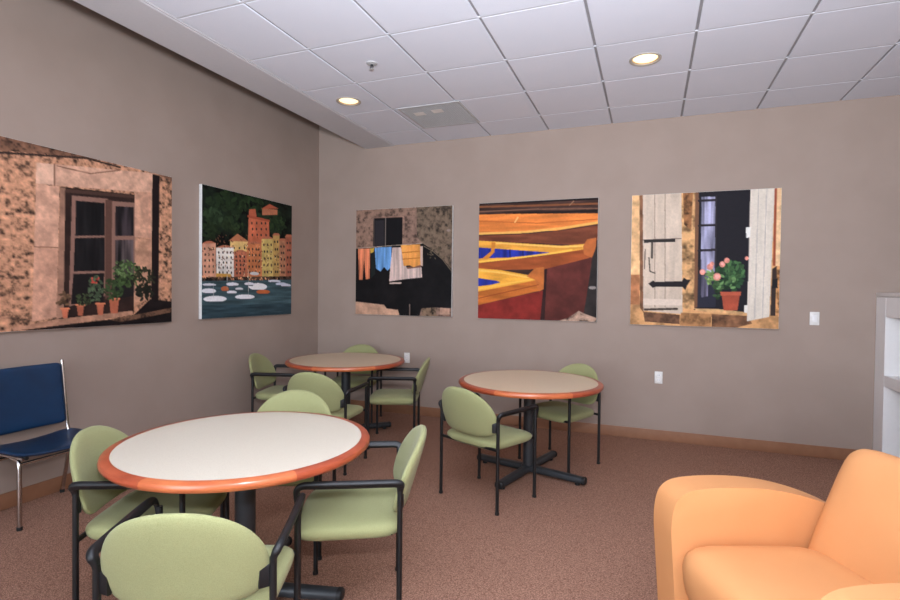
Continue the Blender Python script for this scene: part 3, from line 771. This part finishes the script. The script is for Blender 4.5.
def canvas(art, wall, u0, u1, z0, z1, label, seed, gain=1.0):
    """box canvas 38 mm deep; u runs left to right as seen from the room"""
    D = .036; N = 210; W, H = u1-u0, z1-z0
    if wall == 'back': mt = Matrix.Translation((u0, YB-.001, z1))
    else: mt = Matrix.Translation((XL+.001, u0, z1)) @ Matrix.Rotation(PI/2, 4, 'Z')
    t = thing('canvas_picture', label, 'wall picture', group='square canvas pictures'); t.matrix_world = mt
    bm = bmesh.new(); box(bm, (0, -D, -H), (W, 0, 0), .003, 2); finish('stretched_edge', bm, M['side'], t)
    img = np.clip(paint(ART[art], N, seed)*gain, 0, .95)
    g = np.linspace(.0015, .9985, N); X, Z = np.meshgrid(g*W, -g*H)
    co = np.stack([X, np.full_like(X, -D-.0012), Z], -1).reshape(-1, 3)
    i = np.arange(N*N).reshape(N, N); q = np.stack([i[:-1, :-1], i[1:, :-1], i[1:, 1:], i[:-1, 1:]], -1).reshape(-1, 4)
    me = bpy.data.meshes.new('print'); me.vertices.add(len(co)); me.vertices.foreach_set('co', co.ravel().astype(np.float32))
    me.loops.add(q.size); me.loops.foreach_set('vertex_index', q.ravel().astype(np.int32))
    me.polygons.add(len(q)); me.polygons.foreach_set('loop_start', np.arange(0, q.size, 4, dtype=np.int32)); me.polygons.foreach_set('loop_total', np.full(len(q), 4, np.int32))
    me.update(calc_edges=True); me.validate()
    at = me.color_attributes.new('ink', 'FLOAT_COLOR', 'POINT')
    at.data.foreach_set('color', np.concatenate([img, np.ones((N, N, 1))], -1).ravel().astype(np.float32))
    me.materials.append(M['ink'])
    o = bpy.data.objects.new('print', me); COL.objects.link(o); o.parent = t

canvas('stone', 'left', 2.046, 3.328, 1.152, 2.398, 'canvas picture of an old window with potted plants in a rough stone wall', 1)
canvas('harbour', 'left', 3.648, 4.932, 1.161, 2.404, 'canvas picture of colourful harbour houses and moored boats under a wooded hill', 2)
canvas('laundry', 'back', -3.321, -2.078, 1.154, 2.41, 'canvas picture of laundry on a line below a dark window', 3)
canvas('boats', 'back', -1.767, -.50, 1.15, 2.413, 'canvas picture of orange and blue wooden boats side by side', 4)
canvas('shutters', 'back', -.18, 1.097, 1.136, 2.414, 'canvas picture of pale shutters and a geranium pot on a window sill', 5)

# ------------------------------------------------------------------ switch and outlets
def plate(name, cat, x, z, label, group=None):
    t = thing(name, label, cat, (x, YB, z), 0, group)
    bm = bmesh.new(); box(bm, (-.036, -.006, -.059), (.036, 0, .059), .002, 2); finish('cover_plate', bm, M['plate'], t)
    return t
t = plate('light_switch', 'light switch', 1.377, 1.24, 'white rocker light switch on the taupe wall right of the shutter picture')
bm = bmesh.new(); box(bm, (-.017, -.0095, -.033), (.017, -.006, .033), .0015, 2); finish('rocker', bm, M['shelf'], t)
for x, z, lb in ((.095, .621, 'white wall outlet low on the back wall below the shutter picture'), (-2.643, .66, 'white wall outlet behind the round table in the far corner')):
    t = plate('wall_outlet', 'wall outlet', x, z, lb, 'wall outlets')
    for s in (-1, 1):
        bm = bmesh.new(); sweep(bm, [(0, -.006, s*.024), (0, -.0085, s*.024)], rrect(.034, .029, .01)); k = finish('socket', bm, M['shelf'], t)
        bm = bmesh.new()
        for q in (-1, 1): box(bm, (q*.007-.0013, -.0092, s*.024-.004), (q*.007+.0013, -.0083, s*.024+.006))
        finish('slots', bm, M['slot'], k, 0)

# ------------------------------------------------------------------ round tables
TH = .745
def round_table(x, y, rz, lam, label, TR, lit=0):
    """rz turns the cross foot; lit is where the paler piece of edging sits"""
    t = thing('round_table', label, 'table', (x, y, 0), 0, 'round pedestal tables')
    ox, oy = 0, 0
    bm = bmesh.new(); lathe(bm, [(0, TH), (TR-.042, TH), (TR-.042, TH-.032), (0, TH-.032)], 96, origin=(ox, oy, 0)); finish('tabletop', bm, lam, t)
    prof = [(TR-.0415, TH), (TR-.016, TH-.001), (TR-.005, TH-.006), (TR, TH-.017), (TR-.002, TH-.028), (TR-.011, TH-.037), (TR-.03, TH-.04), (TR-.0415, TH-.04)]
    bm = bmesh.new()
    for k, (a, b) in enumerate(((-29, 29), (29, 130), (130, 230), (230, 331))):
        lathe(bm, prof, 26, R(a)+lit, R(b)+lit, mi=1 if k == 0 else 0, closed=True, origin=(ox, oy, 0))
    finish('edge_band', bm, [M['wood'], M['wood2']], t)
    bm = bmesh.new(); tube(bm, [(0, 0, .03), (0, 0, TH-.055)], .046, 0, 32)
    lathe(bm, [(.046, .075), (.058, .07), (.058, .03)], 32); finish('column', bm, M['char'], t)
    bm = bmesh.new()
    for a in (0, PI/2):
        d = Vector((math.cos(rz+a), math.sin(rz+a), 0))*.26
        sweep(bm, [Vector((0, 0, TH-.048))-d+Vector((ox, oy, 0))*.6, Vector((0, 0, TH-.048))+d+Vector((ox, oy, 0))*.6], rrect(.05, .016, .003))
    finish('top_support', bm, M['char'], t)
    for k in range(4):
        a = rz+k*PI/2; d = Vector((math.cos(a), math.sin(a), 0))
        bm = bmesh.new(); sweep(bm, [d*.03+Vector((0, 0, .046)), d*.45+Vector((0, 0, .042))], rrect(.066, .052, .022, 5), scale=[1.05, .95]); f = finish('foot', bm, M['char'], t)
        bm = bmesh.new(); sweep(bm, [d*.45+Vector((0, 0, .041)), d*.468+Vector((0, 0, .041)), d*.475+Vector((0, 0, .041))], rrect(.068, .054, .023, 5), scale=[1, 1, .8]); finish('end_cap', bm, M['rubber'], f)
        bm = bmesh.new(); lathe(bm, [(0, 0), (.018, 0), (.018, .02), (0, .02)], 16, origin=tuple(d*.41)); finish('glide', bm, M['rubber'], f)
    return t
round_table(-1.757, 1.925, R(15), M['lam'], 'large round cream table nearest the viewer, ringed by four green chairs', .577, lit=R(-58))
round_table(-2.857, 4.53, R(45), M['lam2'], 'round table in the far corner in front of the laundry picture', .592, lit=R(-60))
round_table(-.88, 4.09, R(-15), M['lam2'], 'round table on the right below the boat picture, with two green chairs', .567, lit=R(-75))

# ------------------------------------------------------------------ green chairs
def make_chair():
    t = thing('cafe_chair', '', 'chair', group='green upholstered chairs at the round tables')
    SX, YR_, YF_ = .257, -.21, .208
    def seat_pt(s, a, sd):
        x, y = sup(a, 5.5); x *= .25*s; y = .006+y*.232*s
        x *= 1+.04*(y/.22)
        e = (1-s**14)**.5; front = max(0, (y-.12)/.12)**2*.014
        top = .437+.027*e+.010*(1-s*s)-front
        return (x, y, top) if sd > 0 else (x, y, .437-.042*e-front*.3)
    bm = bmesh.new(); disc_solid(bm, seat_pt, 72); finish('seat', bm, M['green'], t, 50)
    def back_pt(s, a, sd):
        x, z = sup(a, 2.15 if a < PI else 3.6); x *= .247*s; z *= (.224 if z > 0 else .108)*s
        x *= 1-.06*max(0, -z/.108)
        lean = -.212-(z+.108)*.30
        y = lean+.058*(x/.247)**2-.012
        h = .022*(1-s**9)**.5
        return (x, y+sd*h, .588+z)
    bm = bmesh.new(); disc_solid(bm, back_pt, 80); finish('backrest', bm, M['green'], t, 50)
    for s in (-1, 1):
        for yy, top in ((YR_, .62), (YF_, .62)):
            bm = bmesh.new(); tube(bm, [(s*SX, yy, .006), (s*SX, yy, top)], .0115); lg = finish('leg', bm, M['black'], t)
            bm = bmesh.new(); lathe(bm, [(0, 0), (.0135, 0), (.0145, .004), (.0145, .016), (0, .018)], 16, origin=(s*SX, yy, 0)); finish('glide', bm, M['rubber'], lg)
        ax = s*(SX+.017)
        path = fillet([(s*SX, YR_, .575), (s*SX, YR_, .62), (ax, YR_-.004, .652), (ax+s*.004, 0, .652), (ax, YF_+.006, .652), (s*(SX+.002), YF_, .57)], [0, .02, .035, .15, .05, 0], 7)
        n = len(path); sc = [.62+.38*min(1, min(i, n-1-i)/9) for i in range(n)]
        bm = bmesh.new(); sweep(bm, path, rrect(.034, .026, .011, 4), up=(s, 0, 0), scale=sc); finish('armrest', bm, M['pad'], t)
        bm = bmesh.new(); p = [(s*(SX-.004), YR_, .562), (s*.243, YR_+.004, .562), (s*.216, YR_-.010, .562)]
        sweep(bm, p, rrect(.016, .07, .005, 3)); finish('back_bracket', bm, M['pad'], t)
    bm = bmesh.new()
    for s in (-1, 1):
        sweep(bm, [(s*(SX-.045), YR_+.03, .42), (s*(SX-.045), YF_-.03, .42)], rrect(.014, .022, .004, 3))
    for yy in (YR_, YF_): sweep(bm, [(-SX, yy, .418), (SX, yy, .418)], rrect(.018, .018, .004, 3))
    finish('seat_frame', bm, M['black'], t)
    return t
CHAIRS = [
    (-2.072, 1.733, 25, 'green chair left of the nearest table, in front of the blue chair'),
    (-1.4, 1.37, 117, 'green chair nearest the viewer, seen from behind at the bottom of the view'),
    (-1.262, 2.075, 207, 'green chair on the right side of the nearest table, seen side-on'),
    (-1.95, 2.43, -67, 'green chair on the far side of the nearest table, only its back showing'),
    (-2.485, 3.66, 98, 'green chair with its back to the viewer between the nearest and far corner tables'),
    (-3.33, 4.18, 17, 'green chair on the left of the far corner table beside the left wall'),
    (-3.05, 5.0, -75, 'green chair behind the far corner table against the back wall'),
    (-2.262, 4.45, 200, 'green chair on the right side of the far corner table, facing left'),
    (-1.055, 3.535, 67, 'green chair in front of the right-hand table below the boat picture'),
    (-.707, 4.48, 242, 'green chair behind the right-hand table, close to the back wall'),
]
proto = make_chair()
for i, (x, y, a, lb) in enumerate(CHAIRS):
    c = proto if i == 0 else copy_tree(proto)
    c.location = (x, y, 0); c.rotation_euler = (0, 0, R(a-90)); c['label'] = lb

# ------------------------------------------------------------------ blue chair by the left wall (faces +x)
t = thing('side_chair', 'blue vinyl chair with chrome legs against the left wall', 'chair', (-3.63, 2.191, 0), -PI/2)
HW = .233                                  # local: +y is the front, +x is towards the viewer
def bseat(s, a, sd):
    x, y = sup(a, 7); x *= (HW+.035)*s; y = y*.205*s+.0
    e = (1-s**10)**.5; sag = .022*(1-(x/HW)**2)
    return (x, y, .446-sag+(.014 if sd > 0 else -.016)*e)
bm = bmesh.new(); disc_solid(bm, bseat, 72); finish('seat', bm, M['blue'], t, 50)
def bback(s, a, sd):
    x, z = sup(a, 18); x *= (HW-.012)*s; z *= .205*s
    e = (1-s**14)**.5
    return (x, -.172-.028*(z/.205)-.018*(1-(x/HW)**2)+sd*.014*e, .715+z)
bm = bmesh.new(); disc_solid(bm, bback, 80); finish('backrest', bm, M['blue'], t, 50)
for s in (-1, 1):
    bm = bmesh.new(); tube(bm, [(s*HW, -.21, .935), (s*HW, -.15, .47), (s*HW, -.13, .425), (s*HW, .19, .425)], .0105, .04); finish('side_rail', bm, M['chrome'], t)
    bm = bmesh.new(); tube(bm, [(s*(HW-.01), .20, .428), (s*(HW-.005), .12, .425)], .0115); finish('end_plug', bm, M['rubber'], t)
    for path in ([(s*(HW-.012), .06, .412), (s*(HW-.012), .125, .40), (s*(HW+.01), .165, .012)], [(s*(HW-.012), -.04, .412), (s*(HW-.012), -.1, .40), (s*(HW+.004), -.215, .012)]):
        bm = bmesh.new(); tube(bm, path, .0125, .05); lg = finish('leg', bm, M['chrome'], t)
        bm = bmesh.new(); lathe(bm, [(0, 0), (.0145, 0), (.0155, .02), (.0, .022)], 14, origin=(path[-1][0], path[-1][1], 0)); finish('glide', bm, M['rubber'], lg)
for yy, zz in ((.11, .375), (-.085, .38)):
    bm = bmesh.new(); tube(bm, [(-HW+.012, yy, zz), (HW-.012, yy, zz)], .009); finish('cross_rail', bm, M['chrome'], t)

# ------------------------------------------------------------------ peach armchair
t = thing('lounge_armchair', 'peach leather lounge armchair at the lower right of the room', 'armchair', (.588, 2.06, 0), R(207-90))
arm_out = smooth2d([(.352, .09), (.388, .57), (.352, .676), (.20, .693), (-.02, .682), (-.22, .635), (-.40, .56), (-.42, .09)], [.02, .09, .09, .2, .2, .2, .06, .02], 8)
for s in (-1, 1):
    bm = bmesh.new(); prism(bm, arm_out, s*.335, s*.475, .024, 5); a = finish('arm', bm, M['peach'], t, 50)
    bm = bmesh.new(); pts = [Vector((s*.3405, y, z)) for y, z in inset(arm_out, .0065) if z > .2 and not (y < -.2 and z < .45)]
    sweep(bm, pts, circ(.0035, 6)); finish('seam_piping', bm, M['seam'], a)
bm = bmesh.new(); prism(bm, smooth2d([(.34, .09), (.34, .25), (-.30, .22), (-.36, .09)], [.02, .03, .02, .02]), -.334, .334, .004, 2); finish('seat_base', bm, M['peach'], t)
def cush(s, a, sd):
    x, y = sup(a, 6); x *= .331*s; y = .085+y*.305*s
    e = (1-s**9)**.5
    return (x, y, .42-.05*(.39-y)+(.083*e+.022*(1-s*s) if sd > 0 else -.17*e))
bm = bmesh.new(); disc_solid(bm, cush, 80, (.25, .45, .62, .75, .85, .92, .965, .99, 1)); finish('seat_cushion', bm, M['peach'], t, 60)
def bk(s, a, sd):
    x, w = sup(a, 9); x *= .33*s; w = w*.34*s             # w runs up the leaning back
    x *= 1-.05*max(0, w/.34)
    e = (1-s**11)**.5
    z = .54+w*.94; y = -.258-w*.36
    h = (.07*e+.018*(1-s*s)) if sd > 0 else -.07*e
    return (x, y+h*.93, z+h*.30)
bm = bmesh.new(); disc_solid(bm, bk, 80, (.25, .45, .62, .75, .85, .92, .965, .99, 1)); finish('back_cushion', bm, M['peach'], t, 60)
for sx in (-1, 1):
    for yy in (.33, -.31):
        bm = bmesh.new(); lathe(bm, [(0, 0), (.02, 0), (.027, .1), (0, .1)], 20, origin=(sx*.35, yy, 0)); finish('leg', bm, M['rubber'], t)

# ------------------------------------------------------------------ white bookcase along the right wall (opens towards -x)
bx0, bx1, by0, by1, bh = 1.823, XR-.003, 3.75, 5.498, 1.475
t = thing('bookcase', 'low white bookcase with deep cubbies by the right wall', 'bookcase', ((bx0+bx1)/2, (by0+by1)/2, 0))
ox, oy = (bx0+bx1)/2, (by0+by1)/2; W2, L2 = (bx1-bx0)/2, (by1-by0)/2
bm = bmesh.new(); box(bm, (-W2-.004, -L2, bh-.034), (W2, L2, bh), .003, 2); finish('top', bm, M['shelf'], t)
for y0, y1 in ((-L2+.002, -L2+.17), (-.08, .08), (L2-.195, L2-.002)):
    bm = bmesh.new(); box(bm, (-W2, y0, 0), (W2-.03, y1, bh-.036), .002, 1); finish('upright', bm, M['shelf'], t)
for y0, y1 in ((-L2+.172, -.082), (.082, L2-.197)):
    for z0, z1 in ((bh-.2, bh-.036), (.70, .79), (0, .12)):
        bm = bmesh.new(); box(bm, (-W2+.001, y0, z0), (W2-.031, y1, z1), .002, 1); finish('shelf', bm, M['shelf'], t)
bm = bmesh.new(); box(bm, (W2-.0295, -L2+.002, 0), (W2-.001, L2-.002, bh-.036)); finish('back_panel', bm, M['shelfin'], t, 0)

# ------------------------------------------------------------------ light
w = bpy.data.worlds.new('daylight'); scene.world = w; w.use_nodes = True
w.node_tree.nodes['Background'].inputs[0].default_value = lin((232, 240, 255)); w.node_tree.nodes['Background'].inputs[1].default_value = .9
def area(name, loc, rot, sx, sy, power, col):
    l = bpy.data.lights.new(name, 'AREA'); l.shape = 'RECTANGLE'; l.size, l.size_y = sx, sy; l.energy = power; l.color = lin(col)[:3]
    o = bpy.data.objects.new(name, l); COL.objects.link(o); o.location = loc; o.rotation_euler = rot; return o
area('rear_fill', (-1.6, -5.9, 1.75), (R(96), 0, R(-14)), 4, 2.5, 270, (226, 240, 255))  # added soft fill at the open rear side, no window is built there
area('bounced_flash', (.1, -.1, 1.75), (R(163), 0, R(5)), .6, .6, 270, (234, 242, 255))
def spot(x, y, power):
    l = bpy.data.lights.new('downlight_beam', 'SPOT'); l.energy = power; l.color = lin((255, 226, 184))[:3]; l.spot_size = R(115); l.spot_blend = .9; l.shadow_soft_size = .07
    o = bpy.data.objects.new('downlight_beam', l); COL.objects.link(o); o.location = (x, y, ZC-.03)
for x, y in LIGHTS: spot(x, y, 8)
l = bpy.data.lights.new('camera_flash', 'SPOT'); l.energy = 190; l.color = lin((236, 243, 255))[:3]; l.spot_size = R(125); l.spot_blend = 1; l.shadow_soft_size = .05
o = bpy.data.objects.new('camera_flash', l); COL.objects.link(o); o.location = (0, 0, 1.72); o.rotation_euler = (R(88), 0, R(18))

# ------------------------------------------------------------------ camera
cam = bpy.data.cameras.new('camera'); co = bpy.data.objects.new('camera', cam); COL.objects.link(co); scene.camera = co
th, pitch, roll, f = .366420, .0176798, .0115739, 520.18
cam.sensor_width = 36; cam.lens = f*36/900; cam.clip_start = .02
co.matrix_world = Matrix.Translation((0, 0, 1.45)) @ Matrix.Rotation(th, 4, 'Z') @ Matrix.Rotation(PI/2-pitch, 4, 'X') @ Matrix.Rotation(roll, 4, 'Z')
vs = scene.view_settings; vs.view_transform = 'Standard'; vs.look = 'None'; vs.gamma = 1; vs.use_curve_mapping = False; vs.exposure = .25
